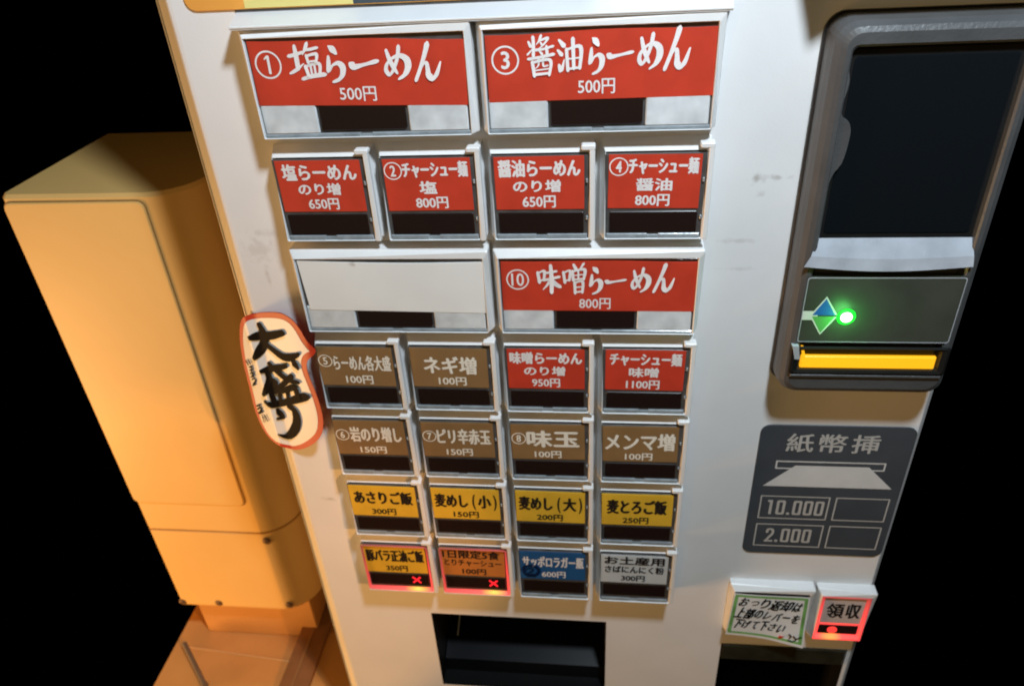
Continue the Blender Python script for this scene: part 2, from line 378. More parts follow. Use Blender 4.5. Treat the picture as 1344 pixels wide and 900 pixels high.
# folded cover rail above the top row: a slope from the panel down to the button fronts
bm = B(); A = [(-.02, -.003, 1.376), (-.02, -.003, 1.402), (-.045, D, 1.475), (-.045, D, 1.370)]; Bz = [(4.01, -.003, 1.376), (4.01, -.003, 1.402), (4.035, D, 1.475), (4.035, D, 1.370)]
loft(bm, [A, Bz], True, True); rail = obj('cover_rail', bm, M['rail'], mr)
bm = B(); slab(bm, -.018, 4.008, 1.388, 1.404, -.010, .0, 0, .003); obj('rail_lip', bm, M['frame'], rail)
bm = B(); loft(bm, [[(-.05, D-.006, 1.474), (-.05, D-.006, 1.494)], [(4.04, D-.006, 1.474), (4.04, D-.006, 1.494)]], closed=False)
obj('rail_seam', bm, M['housing'], rail)

# ================================================================== MENU PLATE ABOVE (only its lower edge is in view)
pr_ = root('menu_plate', (1.25, D, 1.50), 'striped orange, yellow and slate menu plate cut off by the top of the picture', 'sign')
bm = B(); slab(bm, -.47, 2.97, 1.497, 3.2, D-.018, D, .10, .004, 5); back_ = obj('plate', bm, M['o_strip'], pr_)
bm = B(); slab(bm, .05, .985, 1.505, 3.19, D-.0205, D-.01, 0, .001); obj('yellow_print', bm, M['y_strip'], back_)
bm = B(); slab(bm, .985, 2.96, 1.505, 3.19, D-.0205, D-.01, 0, .001); obj('slate_print', bm, M['d_strip'], back_)

# ================================================================== BUTTONS
TOP = {1: 1.384, 2: .345, 3: -.635, 4: -1.655, 5: -2.628, 6: -3.612, 7: -4.622}
BOT = {1: .455, 2: -.533, 3: -1.55, 4: -2.54, 5: -3.515, 6: -4.515, 7: -5.545}

def make_frame(rt, x0, x1, z0, z1, li=.045, ti=.065, bi=.014, ri=.05, top=0.0, name='frame', m='frame'):
    """button frame: right bar flush, left, bottom and (on small buttons) top edges falling back as chamfers"""
    bm = B(); r = .014
    def q(a, b, c, d, y, rr=r, ch=0.0):
        o = []
        for (x, yy, z) in rrect(x0+a, x1-b, z0+c, z1-d, rr, y, 2):
            k = 0.0
            if ch:
                if x < x0+a+.02: k = max(k, .06)
                if z < z0+c+.02: k = max(k, .11)
                if z > z1-d-.02: k = max(k, top)
                k *= ch
            elif top and z > z1-d-.02: k = top*.24
            o.append((x, yy+k, z))
        return o
    loft(bm, [q(0, 0, 0, 0, D), q(0, 0, 0, 0, .014, ch=1), q(.008, .006, .006, .010, .004, ch=.9),
              q(li, ri, bi, ti, .0, .010), q(li+.006, ri+.006, bi+.002, ti+.006, .006, .008), q(li+.012, ri+.012, bi+.004, ti+.010, .034, .008)])
    o = obj(name, bm, M[m], rt)
    if top:      # the side bar with its little shoulder on top
        bm = B(); slab(bm, x1-.048, x1-.001, z0+.006, z1+.004, -.002, .05, .008, .006, 2); slab(bm, x1-.12, x1+.003, z1-.034, z1+.012, -.004, .09, .014, .008, 2)
        obj('side_bar', bm, M[m], rt)
    return o

def card_map(cx, cz, w_, h, rot):
    """fraction of the card (x right, y down) -> plane"""
    def f(fx, fy):
        x, z = (fx-.5)*w_, (.5-fy)*h
        return cx+x*math.cos(rot)-z*math.sin(rot), cz+x*math.sin(rot)+z*math.cos(rot)
    return f

def lettering(card, items, m, cx, cz, w_, h, y, rot):
    bm = B(); ff = card_map(cx, cz, w_, h, rot)
    def rotf(X, Z): 
        x, z = X-cx, Z-cz
        return cx+x*math.cos(rot)-z*math.sin(rot), cz+x*math.sin(rot)+z*math.cos(rot)
    for it in items:
        k = it[0]
        if k == 'o':      # circled number: centre fx, fy, radius as a share of the width, digit
            _, fx, fy, r, dg = it
            X, Z = cx+(fx-.5)*w_, cz+(.5-fy)*h; R_ = r*w_
            ringm(bm, X, Z, R_, max(.011, R_*.13), y, rotf)
            if dg == '1':
                stroke(bm, [(X-R_*.22, Z+R_*.40, R_*.10), (X+R_*.02, Z+R_*.58, R_*.18)], y, rotf); stroke(bm, [(X+R_*.06, Z+R_*.58, R_*.20), (X+R_*.06, Z-R_*.58, R_*.20)], y, rotf); continue
            hw = R_*(.32 if len(dg) == 1 else .56)*(.66 if dg == '1' else 1)
            put_text(bm, dg, X-hw, X+hw, Z-R_*.62, Z+R_*.62, y, (.0 if dg == '1' else .04) if len(dg) == 1 else .02, rotf)
        elif k == 'b':    # brush-written character
            _, ch, a, b, c, d = it
            brush(bm, ch, cx+(a-.5)*w_, cx+(b-.5)*w_, cz+(.5-d)*h, cz+(.5-c)*h, y, rotf, 1.22)
        else:
            s, a, b, c, d = it[:5]
            put_text(bm, s, cx+(a-.5)*w_, cx+(b-.5)*w_, cz+(.5-d)*h, cz+(.5-c)*h, y, it[5]*1.55 if len(it) > 5 else .036, rotf)
    return obj('lettering', bm, M[m], card)

def lower_lip(rt, x0, x1, z, h, m='lip'):
    mid = (x0+x1)/2; lp = None
    bm = B(); slab(bm, x0, mid-.05, z, z+h, .012, .034, 0, .008, 1); slab(bm, mid+.05, x1, z, z+h, .012, .034, 0, .008, 1)
    slab(bm, mid-.05, mid+.05, z, z+h*.75, .018, .034, 0, .004, 1)
    return obj('lower_lip', bm, M[m], rt)

def small_button(row, col, card, ink, items, label, cw=(.075, .865), ch=(.066, .565), lit=None, rot=0.0, extra=None):
    x0, x1 = col+.012, col+.972; z1, z0 = TOP[row], BOT[row]
    rt = root('menu_button', ((x0+x1)/2, D, z0), label, 'button', 'meal buttons in rows on the machine front')
    make_frame(rt, x0, x1, z0, z1, top=.235)
    if lit:
        cxl = x0+.70-(x0+x1)/2; hm = glow_mat('red_lit_plastic', cxl, .075); lipm = None
        M['_lit'] = hm
    bm = B(); slab(bm, x0+.05, x1-.055, z0+.016, z1-.078, .030, .05, 0, .002)
    obj('housing', bm, M['housing'], rt)
    if lit:   # the lit inner edge stands up all round inside the frame
        bm = B()
        loft(bm, [rrect(x0+.050, x1-.056, z0+.033, z1-.066, .01, .0, 2), rrect(x0+.062, x1-.070, z0+.050, z1-.075, .01, -.006, 2), rrect(x0+.075, x1-.085, z0+.075, z1-.085, .01, .03, 2)])
        obj('lit_edge', bm, M['_lit'], rt)
    a, b = x0+cw[0], x0+cw[1]; t, u = z1-ch[0]-.02, z1-ch[1]-.01
    bm = B(); cx, cz, w_, h = (a+b)/2, (t+u)/2, b-a, t-u
    rot += random.uniform(-.012, .012)
    f = card_map(cx, cz, w_, h, rot)
    P = [f(0, 1), f(1, 1), f(1, 0), f(0, 0)]
    loft(bm, [[(x, .029, z) for x, z in P], [(x, .0235, z) for x, z in P]], True, True)
    c = obj('label_card', bm, M[card], rt)
    lettering(c, items, ink, cx, cz, w_, h, .0218, rot)
    if extra: extra(c, f)
    bm = B(); zt, zb = z1-.605, z1-.815
    slab(bm, x0+.085, x1-.10, zb, zt, .024, .04, .012, .006)
    led = obj('display_window', bm, M['led'], rt)
    if lit:
        bm = B(); xx, zz = x0+.70, (zt+zb)/2+.005
        for sg in (1, -1):
            for k in range(-2, 3):
                if sg == -1 and k == 0: continue
                cyl_y(bm, xx+k*.021, zz+sg*k*.022, .0145, .0215, .024, 8)
        obj('red_cross', bm, M['x_led'], led)
    else:
        lower_lip(rt, x0+.062, x1-.070, z0+.016, .048)
    for zz_ in (z1-.30-random.uniform(0, .03), z1-.66):
        bm = B(); slab(bm, x1-.080, x1-.062, zz_-.018, zz_+.018, .012, .034, 0, .004, 1); obj('cover_clip', bm, M['lip'], rt)
    bm = B(); slab(bm, x0+.056, x1-.062, z0+.037, z1-.072, .0055, .008, .01, .001)
    obj('clear_cover', bm, M['clear'], rt)
    return rt

def big_button(row, col, card, ink, items, label, rot=0.0, cw=(.075, 1.90), chh=(.116, .645)):
    x0, x1 = col+.012, col+1.972; z1, z0 = TOP[row], BOT[row]
    rt = root('menu_button', ((x0+x1)/2, D, z0), label, 'button', 'meal buttons in rows on the machine front')
    make_frame(rt, x0, x1, z0, z1, .05, .075, .014, .05)
    bm = B(); slab(bm, x0+.055, x1-.055, z0+.016, z1-.075, .030, .05, 0, .002); obj('housing', bm, M['housing'], rt)
    H = z1-z0
    zt, zb = z0+.285, z0+.07
    for a, b in ((x0+.07, x0+.565), (x0+1.37, x1-.075)):
        bm = B(); slab(bm, a, b, zb-.02, zt+.02, .014, .034, .01, .010, 2); obj('clear_wing', bm, M['wing'], rt)
    lower_lip(rt, x0+.060, x1-.060, z0+.016, .034)
    bm = B(); slab(bm, x0+.585, x0+1.35, zb, zt+.02, .016, .04, .03, .006, 3); obj('display_window', bm, M['led'], rt)
    a, b = x0+cw[0], x0+cw[1]; t, u = z1-chh[0], z1-chh[1]
    cx, cz, w_, h = (a+b)/2, (t+u)/2, b-a, t-u
    f = card_map(cx, cz, w_, h, rot)
    bm = B()
    if card == 'white':     # thick bowed blank insert
        n = 10; top = [f(1-i/n, -.0+.035*math.sin(math.pi*i/n)) for i in range(n+1)]; P = [f(0.02, 1), f(1, 1.02)]+top
        loft(bm, [[(x, .029, z) for x, z in P], [(x, .010, z) for x, z in P]], True, True)
    else:
        n = 12; top = [f(1-i/n, .016*math.sin(8*i/n+1)) for i in range(n+1)]; P = [f(0, 1), f(1, 1)]+top
        loft(bm, [[(x, .029, z) for x, z in P], [(x, .0125, z) for x, z in P]], True, True)
    c = obj('label_card', bm, M[card], rt)
    if items: lettering(c, items, ink, cx, cz, w_, h, .0105, rot)
    bm = B(); slab(bm, x0+.060, x1-.060, z0+.037, z1-.082, .0015, .003, .01, .001); obj('clear_cover', bm, M['clear'], rt)
    return rt

RA = 'b'
big_button(1, 0, 'red', 'ink_w', [('o', .083, .36, .063, '1'), (RA, '塩', .185, .345, .04, .60), (RA, 'ら', .345, .45, .08, .63), (RA, 'ー', .475, .60, .20, .52), (RA, 'め', .625, .75, .10, .60), (RA, 'ん', .765, .89, .08, .62), ('500円', .40, .575, .70, .93, .012)],
           'wide red top row button with circled 1, brush lettering for salt ramen 500 yen', -.022)
big_button(1, 2, 'red', 'ink_w', [('o', .085, .37, .062, '3'), (RA, '醤', .185, .30, .04, .62), (RA, '油', .32, .425, .09, .58), (RA, 'ら', .445, .525, .09, .62), (RA, 'ー', .54, .645, .24, .46), (RA, 'め', .665, .77, .07, .58), (RA, 'ん', .78, .89, .02, .60), ('500円', .405, .57, .69, .92, .012)],
           'wide red top row button with circled 3, brush lettering for soy sauce ramen 500 yen', .006)
small_button(2, 0, 'red', 'ink_w', [('塩らーめん', .06, .95, .06, .38, .03), ('のり増', .22, .73, .43, .67, .03), ('650円', .31, .68, .73, .96)], 'small red button, salt ramen with seaweed 650 yen, leftmost in the second row')
small_button(2, 1, 'red', 'ink_w', [('o', .11, .22, .105, '2'), ('チャーシュー麺', .21, .97, .05, .36, .03), ('塩', .39, .60, .42, .67, .03), ('800円', .33, .71, .73, .96)], 'small red button with circled 2, salt pork noodles 800 yen')
small_button(2, 2, 'red', 'ink_w', [('醤油らーめん', .04, .96, .05, .38, .03), ('のり増', .20, .74, .43, .67, .03), ('650円', .30, .68, .73, .97)], 'small red button, soy ramen with extra seaweed 650 yen, below the circled 3 button')
small_button(2, 3, 'red', 'ink_w', [('o', .11, .22, .105, '4'), ('チャーシュー麺', .21, .97, .05, .36, .03), ('醤油', .30, .70, .43, .67, .03), ('800円', .30, .68, .73, .96)], 'small red button with circled 4, soy sauce pork noodles 800 yen')
big_button(3, 0, 'white', 'ink_k', [], 'wide unlabelled button holding a blank white insert', -.012, chh=(.11, .655))
big_button(3, 2, 'red', 'ink_w', [('o', .085, .36, .060, '10'), (RA, '味', .185, .305, .06, .62), (RA, '噌', .32, .44, .04, .64), (RA, 'ら', .45, .53, .10, .64), (RA, 'ー', .545, .645, .28, .48), (RA, 'め', .67, .77, .12, .60), (RA, 'ん', .785, .89, .06, .60), ('800円', .405, .57, .73, .96, .012)],
           'wide red button with circled 10, miso ramen 800 yen, beside the blank white one', -.004)
bw = (.058, .865)
small_button(4, 0, 'brown', 'ink_c', [('o', .095, .36, .096, '5'), ('らーめん各大盛', .20, .97, .20, .60, .018), ('100円', .33, .70, .72, .95)], 'brown button with circled 5, large ramen 100 yen, touching the speech bubble sticker', bw)
small_button(4, 1, 'brown', 'ink_c', [('ネギ増', .16, .86, .20, .66, .025), ('100円', .34, .71, .73, .95)], 'brown button without a number, extra leek 100 yen', bw)
small_button(4, 2, 'red', 'ink_w', [('味噌らーめん', .03, .97, .06, .37, .03), ('のり増', .21, .75, .42, .66, .03), ('950円', .31, .68, .73, .96)], 'small red button, miso ramen with extra seaweed 950 yen')
small_button(4, 3, 'red', 'ink_w', [('チャーシュー麺', .05, .96, .06, .38, .03), ('味噌', .30, .68, .42, .67, .03), ('1100円', .27, .70, .74, .97)], 'small red button, miso pork noodles 1100 yen, rightmost in the fourth row')
small_button(5, 0, 'brown', 'ink_c', [('o', .105, .42, .098, '6'), ('岩のり増し', .21, .95, .17, .62), ('150円', .32, .70, .75, .96)], 'brown button with circled 6, extra rock seaweed 150 yen', bw)
small_button(5, 1, 'brown', 'ink_c', [('o', .105, .40, .098, '7'), ('ピリ辛赤玉', .21, .96, .17, .62), ('150円', .32, .69, .75, .96)], 'brown button with circled 7, spicy red egg 150 yen', bw)
small_button(5, 2, 'brown', 'ink_c', [('o', .105, .40, .100, '8'), ('味玉', .21, .93, .16, .65, .03), ('100円', .31, .68, .75, .96)], 'brown button with circled 8, seasoned egg 100 yen', bw)
small_button(5, 3, 'brown', 'ink_c', [('メンマ増', .03, .96, .18, .68, .025), ('100円', .30, .67, .75, .96)], 'brown button without a number, extra bamboo shoots 100 yen, rightmost in the fifth row', bw)
small_button(6, 0, 'yellow', 'ink_k', [('あさりご飯', .06, .95, .16, .60, .03), ('300円', .30, .67, .74, .95)], 'yellow button, clam rice 300 yen, leftmost in the sixth row', bw)
small_button(6, 1, 'yellow', 'ink_k', [('麦めし', .04, .54, .17, .62, .03), ('(', .60, .65, .17, .68, .012), ('小', .68, .88, .18, .62, .03), (')', .91, .96, .17, .68, .012), ('150円', .30, .68, .74, .95)], 'yellow button, small barley rice 150 yen', bw)
small_button(6, 2, 'yellow', 'ink_k', [('麦めし', .04, .54, .17, .62, .03), ('(', .60, .65, .17, .68, .012), ('大', .68, .88, .18, .62, .03), (')', .91, .96, .17, .68, .012), ('200円', .30, .68, .74, .95)], 'yellow button, large barley rice 200 yen', bw)
small_button(6, 3, 'yellow', 'ink_k', [('麦とろご飯', .07, .92, .17, .64, .03), ('250円', .30, .67, .74, .95)], 'yellow button, barley rice with grated yam 250 yen', bw)
small_button(7, 0, 'yellow', 'ink_k', [('豚バラ正油ご飯', .04, .97, .14, .60, .025), ('350円', .33, .68, .73, .95)], 'yellow button with red lit edge and cross, pork belly rice 350 yen', bw, lit=1)
small_button(7, 1, 'orange', 'ink_k', [('1日限定5食', .03, .93, .05, .36, .025), ('とりチャーシュー', .05, .95, .40, .64, .02), ('100円', .32, .70, .73, .95)], 'orange-brown button with red lit edge and cross, limited chicken chashu 100 yen', bw, lit=1)
def ink_ring(card, f):
    bm = B()
    cx, cz = f(.16, .70)
    for k, (r_, t_) in enumerate(((.115, .030), (.092, .018))): ringm(bm, cx+.004*k, cz, r_, t_, .0205-.0008*k, None, 40, .06)
    stroke(bm, [(cx-.06, cz+.01, .02), (cx-.02, cz+.055, .022), (cx+.035, cz+.03, .024), (cx-.01, cz-.02, .022), (cx-.05, cz-.055, .02), (cx+.055, cz-.05, .018)], .0200)
    stroke(bm, [(cx-.12, cz+.01, .012), (cx-.05, cz+.09, .02), (cx+.07, cz+.09, .02), (cx+.11, cz-.02, .02), (cx+.04, cz-.11, .016)], .0192)
    obj('marker_scribble', bm, M['ink_n'], card)
small_button(7, 2, 'blue', 'ink_w', [('サッポロラガー瓶', .04, .98, .15, .56, .02), ('600円', .33, .70, .70, .93)], 'blue button for bottled lager 600 yen with a dark ring scribbled on it', bw, extra=ink_ring)
small_button(7, 3, 'pale', 'ink_k', [('お土産用', .05, .95, .04, .34, .03), ('さばにんにく粉', .06, .95, .38, .64, .025), ('300円', .31, .67, .72, .94)], 'pale grey button, souvenir mackerel garlic powder 300 yen', bw)

# ================================================================== SPEECH BUBBLE STICKER on the left edge
ST_OUT= [[-0.725, 0.235, -1.504], [-0.609, 0.235, -1.464], [-0.454, 0.189, -1.415], [-0.259, 0.074, -1.373], [-0.131, 0.01, -1.407], [-0.051, -0.01, -1.498], [0.004, -0.012, -1.633], [0.053, -0.012, -1.712], [0.086, -0.012, -1.762], [0.051, -0.012, -1.817], [-0.032, -0.012, -1.895], [-0.069, -0.007, -1.977], [-0.074, -0.006, -2.09], [-0.047, -0.011, -2.248], [-0.026, -0.012, -2.387], [-0.015, -0.012, -2.578], [-0.033, -0.012, -2.75], [-0.1, -0.0, -2.937], [-0.237, 0.061, -3.11], [-0.406, 0.163, -3.255], [-0.576, 0.231, -3.339], [-0.723, 0.235, -3.314], [-0.836, 0.288, -3.295], [-0.939, 0.344, -3.224], [-1.002, 0.379, -3.067], [-1.021, 0.39, -2.866], [-1.008, 0.382, -2.656], [-0.995, 0.376, -2.451], [-0.983, 0.369, -2.252], [-0.956, 0.354, -2.052], [-0.915, 0.331, -1.852], [-0.854, 0.298, -1.674], [-0.79, 0.262, -1.559]]
ST_BIG= [[[-0.741, 0.235, -1.771, 0.041], [-0.617, 0.235, -1.734, 0.075], [-0.451, 0.187, -1.689, 0.07], [-0.274, 0.083, -1.605, 0.05]], [[-0.574, 0.231, -1.582, 0.05], [-0.548, 0.225, -1.692, 0.07], [-0.582, 0.232, -1.819, 0.07], [-0.666, 0.235, -1.935, 0.07], [-0.762, 0.247, -2.043, 0.033]], [[-0.571, 0.23, -1.811, 0.05], [-0.481, 0.202, -1.876, 0.062], [-0.351, 0.131, -1.936, 0.075], [-0.214, 0.049, -1.887, 0.054], [-0.121, 0.007, -1.821, 0.021]], [[-0.713, 0.235, -2.207, 0.037], [-0.602, 0.234, -2.164, 0.058], [-0.448, 0.185, -2.098, 0.054], [-0.345, 0.127, -2.047, 0.037]], [[-0.647, 0.235, -2.201, 0.046], [-0.633, 0.235, -2.295, 0.058], [-0.686, 0.235, -2.417, 0.062], [-0.778, 0.256, -2.549, 0.029]], [[-0.638, 0.235, -2.319, 0.041], [-0.565, 0.229, -2.319, 0.046], [-0.589, 0.233, -2.389, 0.041], [-0.657, 0.235, -2.44, 0.029]], [[-0.582, 0.232, -2.086, 0.046], [-0.494, 0.207, -2.179, 0.058], [-0.375, 0.145, -2.238, 0.062], [-0.229, 0.057, -2.231, 0.033]], [[-0.24, 0.063, -1.965, 0.033], [-0.217, 0.05, -1.987, 0.07], [-0.187, 0.035, -2.035, 0.033]], [[-0.303, 0.101, -2.166, 0.046], [-0.429, 0.176, -2.297, 0.046], [-0.553, 0.227, -2.403, 0.029]], [[-0.666, 0.235, -2.489, 0.041], [-0.654, 0.235, -2.575, 0.054], [-0.642, 0.235, -2.667, 0.041]], [[-0.658, 0.235, -2.489, 0.046], [-0.489, 0.205, -2.427, 0.05], [-0.31, 0.106, -2.326, 0.054], [-0.293, 0.095, -2.401, 0.054], [-0.286, 0.091, -2.47, 0.041]], [[-0.559, 0.228, -2.482, 0.033], [-0.56, 0.228, -2.63, 0.041]], [[-0.439, 0.181, -2.42, 0.033], [-0.444, 0.184, -2.568, 0.041]], [[-0.78, 0.257, -2.652, 0.041], [-0.68, 0.235, -2.668, 0.066], [-0.455, 0.189, -2.573, 0.062], [-0.212, 0.048, -2.426, 0.075], [-0.137, 0.012, -2.389, 0.037]], [[-0.642, 0.235, -2.732, 0.033], [-0.62, 0.235, -2.787, 0.07], [-0.598, 0.234, -2.842, 0.037], [-0.674, 0.235, -2.87, 0.025]], [[-0.472, 0.197, -2.654, 0.046], [-0.397, 0.158, -2.683, 0.07], [-0.401, 0.16, -2.824, 0.079], [-0.477, 0.2, -2.986, 0.079], [-0.606, 0.235, -3.128, 0.062], [-0.718, 0.235, -3.106, 0.017]]]
ST_SML= [[[-0.902, 0.324, -2.12, 0.017], [-0.885, 0.315, -2.166, 0.019]], [[-0.855, 0.298, -2.088, 0.014], [-0.839, 0.289, -2.136, 0.017]], [[-0.88, 0.312, -2.199, 0.012], [-0.83, 0.284, -2.172, 0.017]], [[-0.884, 0.314, -2.241, 0.012], [-0.832, 0.285, -2.211, 0.017]], [[-0.841, 0.291, -2.167, 0.01], [-0.862, 0.302, -2.256, 0.017]], [[-0.895, 0.321, -2.294, 0.012], [-0.834, 0.287, -2.252, 0.017], [-0.87, 0.307, -2.315, 0.014]], [[-0.901, 0.324, -2.344, 0.012], [-0.84, 0.29, -2.302, 0.017]], [[-0.897, 0.322, -2.381, 0.012], [-0.847, 0.294, -2.341, 0.017], [-0.845, 0.293, -2.384, 0.017], [-0.897, 0.322, -2.44, 0.014]], [[-0.922, 0.335, -2.475, 0.012], [-0.859, 0.301, -2.429, 0.017]], [[-0.954, 0.352, -2.785, 0.017], [-0.883, 0.314, -2.733, 0.019]], [[-0.955, 0.353, -2.831, 0.014], [-0.886, 0.316, -2.77, 0.019], [-0.898, 0.322, -2.824, 0.019], [-0.956, 0.354, -2.889, 0.017]], [[-0.936, 0.343, -2.885, 0.014], [-0.873, 0.308, -2.83, 0.014]], [[-0.902, 0.324, -2.89, 0.014], [-0.897, 0.322, -2.945, 0.017]], [[-0.847, 0.294, -2.87, 0.014], [-0.84, 0.29, -2.918, 0.017]], [[-0.9, 0.323, -2.972, 0.017], [-0.893, 0.319, -2.985, 0.017]], [[-0.831, 0.285, -2.925, 0.017], [-0.826, 0.282, -2.943, 0.017]]]

def ysurf(x):
    if x >= -.62:
        t = min(1, (x+.62)/.64); return .235-.25*(t*.8+.2*t*t*(3-2*t))
    if x >= -.74: return .235
    return .235+((-.74-x)*.55)
st = root('speech_bubble_sticker', (-.45, .24, -3.34), 'white speech bubble sticker with red border and large black brush characters', 'sticker')
def closed_smooth(P, n=3):
    o = []
    for i in range(len(P)):
        p0, p1, p2, p3 = P[i-1], P[i], P[(i+1) % len(P)], P[(i+2) % len(P)]
        for k in range(n):
            t = k/n
            o.append(tuple(.5*((2*p1[j])+(-p0[j]+p2[j])*t+(2*p0[j]-5*p1[j]+4*p2[j]-p3[j])*t*t+(-p0[j]+3*p1[j]-3*p2[j]+p3[j])*t**3) for j in (0, 1)))
    return o
OUT = closed_smooth([(a[0], a[2]) for a in ST_OUT])
def inset_poly(P, d):
    o = []; n = len(P)
    for i in range(n):
        a, b = P[i-2], P[(i+2) % n]; dx, dz = b[0]-a[0], b[1]-a[1]; l = math.hypot(dx, dz) or 1
        dd = d(P[i]) if callable(d) else d
        o.append((P[i][0]+dz/l*dd, P[i][1]-dx/l*dd))
    return o
def sheet(bm, P, dy, n=90, k=40):
    zmin, zmax = min(p[1] for p in P), max(p[1] for p in P); rows = []
    for i in range(n+1):
        z = zmin+.0008+(zmax-zmin-.0016)*(.5-.5*math.cos(math.pi*i/n)); X = []
        for j in range(len(P)):
            a, b = P[j], P[(j+1) % len(P)]
            if (a[1]-z)*(b[1]-z) < 0: X.append(a[0]+(b[0]-a[0])*(z-a[1])/(b[1]-a[1]))
        if len(X) < 2: continue
        x0, x1 = min(X), max(X)
        rows.append([(x0+(x1-x0)*t/k, ysurf(x0+(x1-x0)*t/k)+dy, z) for t in range(k+1)])
    loft(bm, rows, closed=False)
bm = B(); sheet(bm, OUT, 0); sheet(bm, OUT, .012)
bd = obj('red_border', bm, M['stk_red'], st, smooth=True)
ctr = (-.45, -2.3)
INN = inset_poly(OUT, lambda p: .050+.018*max(0, min(1, (p[0]+.8)/.5)))
bm = B(); sheet(bm, INN, -.003); obj('white_face', bm, M['stk_w'], st, smooth=True)
bm = B()
for s_ in ST_BIG: stroke(bm, [(a[0], a[2], a[3]*1.42) for a in s_], lambda x: ysurf(x)-.014)
for s_ in ST_SML: stroke(bm, [(a[0], a[2], a[3]*1.25) for a in s_], lambda x: ysurf(x)-.014, per=3)
obj('lettering', bm, M['stk_k'], st)

# ================================================================== BILL ACCEPTOR
va = root('bill_acceptor', (5.55, D, -2.17), 'dark grey bill acceptor with rounded corners and a glowing amber slot', 'bill acceptor')
VX0, VX1, VZ0, VZ1 = 4.77, 6.34, -2.19, 1.30
def vr(i, y, r=.16, x0=None): return rrect(VX0+i, VX1-i, VZ0+i*1.15, VZ1-i, r, y, 6)
bm = B(); loft(bm, [vr(-.012, D-.0), vr(-.012, D-.03), vr(.0, D-.045)], False, False); obj('gasket', bm, M['black'], va)
bm = B()
ox0, ox1, oz0, oz1 = VX0+.145, VX1-.145, -.52, 1.12
loft(bm, [vr(.004, D-.03), vr(.008, D-.16), vr(.022, D-.26), vr(.055, D-.325, .14), vr(.095, D-.345, .12),
          rrect(ox0-.015, ox1+.015, VZ0+.33, oz1, .06, -.095, 6), rrect(ox0, ox1, VZ0+.34, oz1-.02, .05, -.08, 6), rrect(ox0+.01, ox1-.01, VZ0+.35, oz1-.03, .05, .04, 6)], False, True)
obj('bezel', bm, M['bezel'], va)
bm = B()   # black mouth with a hump-shaped cheek on its left
mouth = [(ox0-.01, oz0+.02), (ox1, oz0+.02), (ox1, oz1), (ox0-.01, oz1)]
slab(bm, ox0+.0, ox1-.0, oz0, oz1-.04, -.03, .03, .03, .01); mo = obj('mouth', bm, M['black'], va)
bm = B()
def cr(P, n=5):
    o = []; Q = [P[0]]+P+[P[-1]]
    for i in range(1, len(Q)-2):
        for k in range(n):
            t = k/n; o.append(tuple(.5*((2*Q[i][j])+(-Q[i-1][j]+Q[i+1][j])*t+(2*Q[i-1][j]-5*Q[i][j]+4*Q[i+1][j]-Q[i+2][j])*t*t+(-Q[i-1][j]+3*Q[i][j]-3*Q[i+1][j]+Q[i+2][j])*t**3) for j in (0, 1)))
    return o+[P[-1]]
chk = cr([(4.90, .98), (4.93, .84), (4.905, .66), (4.93, .57), (4.99, .52), (5.012, .42), (4.99, .20), (4.93, .08), (4.90, -.10), (4.90, -.44)])+[(4.866, -.44), (4.866, .98)]
prism(bm, chk, -.085, .0, .012); obj('cheek', bm, M['bezel'], va)
bm = B(); loft(bm, [rrect(ox0+.04, ox1-.04, oz0+.06, oz1-.10, .03, -.034, 3), rrect(ox0+.05, ox1-.05, oz0+.07, oz1-.11, .03, -.036, 3)], False, True); obj('dark_window', bm, mat('dark_glossy_window', (.006, .008, .010), .06, .6), mo)
bm = B()   # flared silver lower lip
n = 12
def lip(t): 
    x = ox0-.0+(ox1-ox0)*t; return x
topl = [(ox0+(ox1-ox0)*i/n, -.04, -.50) for i in range(n+1)]
midl = [(ox0-.05+(ox1-ox0+.07)*i/n, -.115, -.64-.03*math.sin(math.pi*i/n)) for i in range(n+1)]
botl = [(ox0-.10+(ox1-ox0+.13)*i/n, -.135, -.735-.045*math.sin(math.pi*i/n)) for i in range(n+1)]
und = [(p[0]+(.02 if i < n/2 else -.02), -.095, p[2]-.022) for i, p in enumerate(botl)]
loft(bm, [topl, midl, botl, und], closed=False); obj('silver_lip', bm, M['silver'], va, smooth=False)
bm = B(); slab(bm, ox0-.035, ox1+.035, -1.545, -.86, -.098, -.03, .02, .006); dp = obj('display_panel', bm, M['olive'], va)
bm = B(); loft(bm, [rrect(ox0-.035, ox1+.035, -1.545, -.86, .02, -.0995, 3), rrect(ox0-.028, ox1+.028, -1.535, -.868, .02, -.0995, 3)]); obj('panel_outline', bm, M['silver'], dp)
bm = B(); loft(bm, [rrect(4.885, 5.02, -1.30, -1.205, 0, -.1008), rrect(4.886, 5.019, -1.299, -1.206, 0, -.1010)], False, True); obj('white_bar', bm, M['sign_w'], dp)
bm = B(); y = -.1025; v = [bm.verts.new(p) for p in ((4.972, y, -1.248), (5.178, y, -1.248), (5.072, y, -1.075))]; bm.faces.new(v); obj('blue_arrow', bm, M['dblue'], dp)
bm = B(); v = [bm.verts.new(p) for p in ((4.972, y, -1.262), (5.178, y, -1.262), (5.072, y, -1.438))]; bm.faces.new(v); obj('green_arrow', bm, M['dgreen'], dp)
bm = B(); y = -.1016
for q in ([(4.957, -1.244), (5.193, -1.244), (5.072, -1.05)], [(4.957, -1.266), (5.193, -1.266), (5.072, -1.462)]):
    bm.faces.new([bm.verts.new((a, y, b)) for a, b in q])
obj('arrow_outline', bm, M['sign_w'], dp)
bm = B(); cyl_y(bm, 5.275, -1.265, .085, -.112, -.098, 20, .008); gl = obj('green_lamp', bm, M['ggl'], dp)
bm = B(); cyl_y(bm, 5.275, -1.265, .052, -.125, -.105, 18, .01); obj('lamp_core', bm, M['gled'], gl)
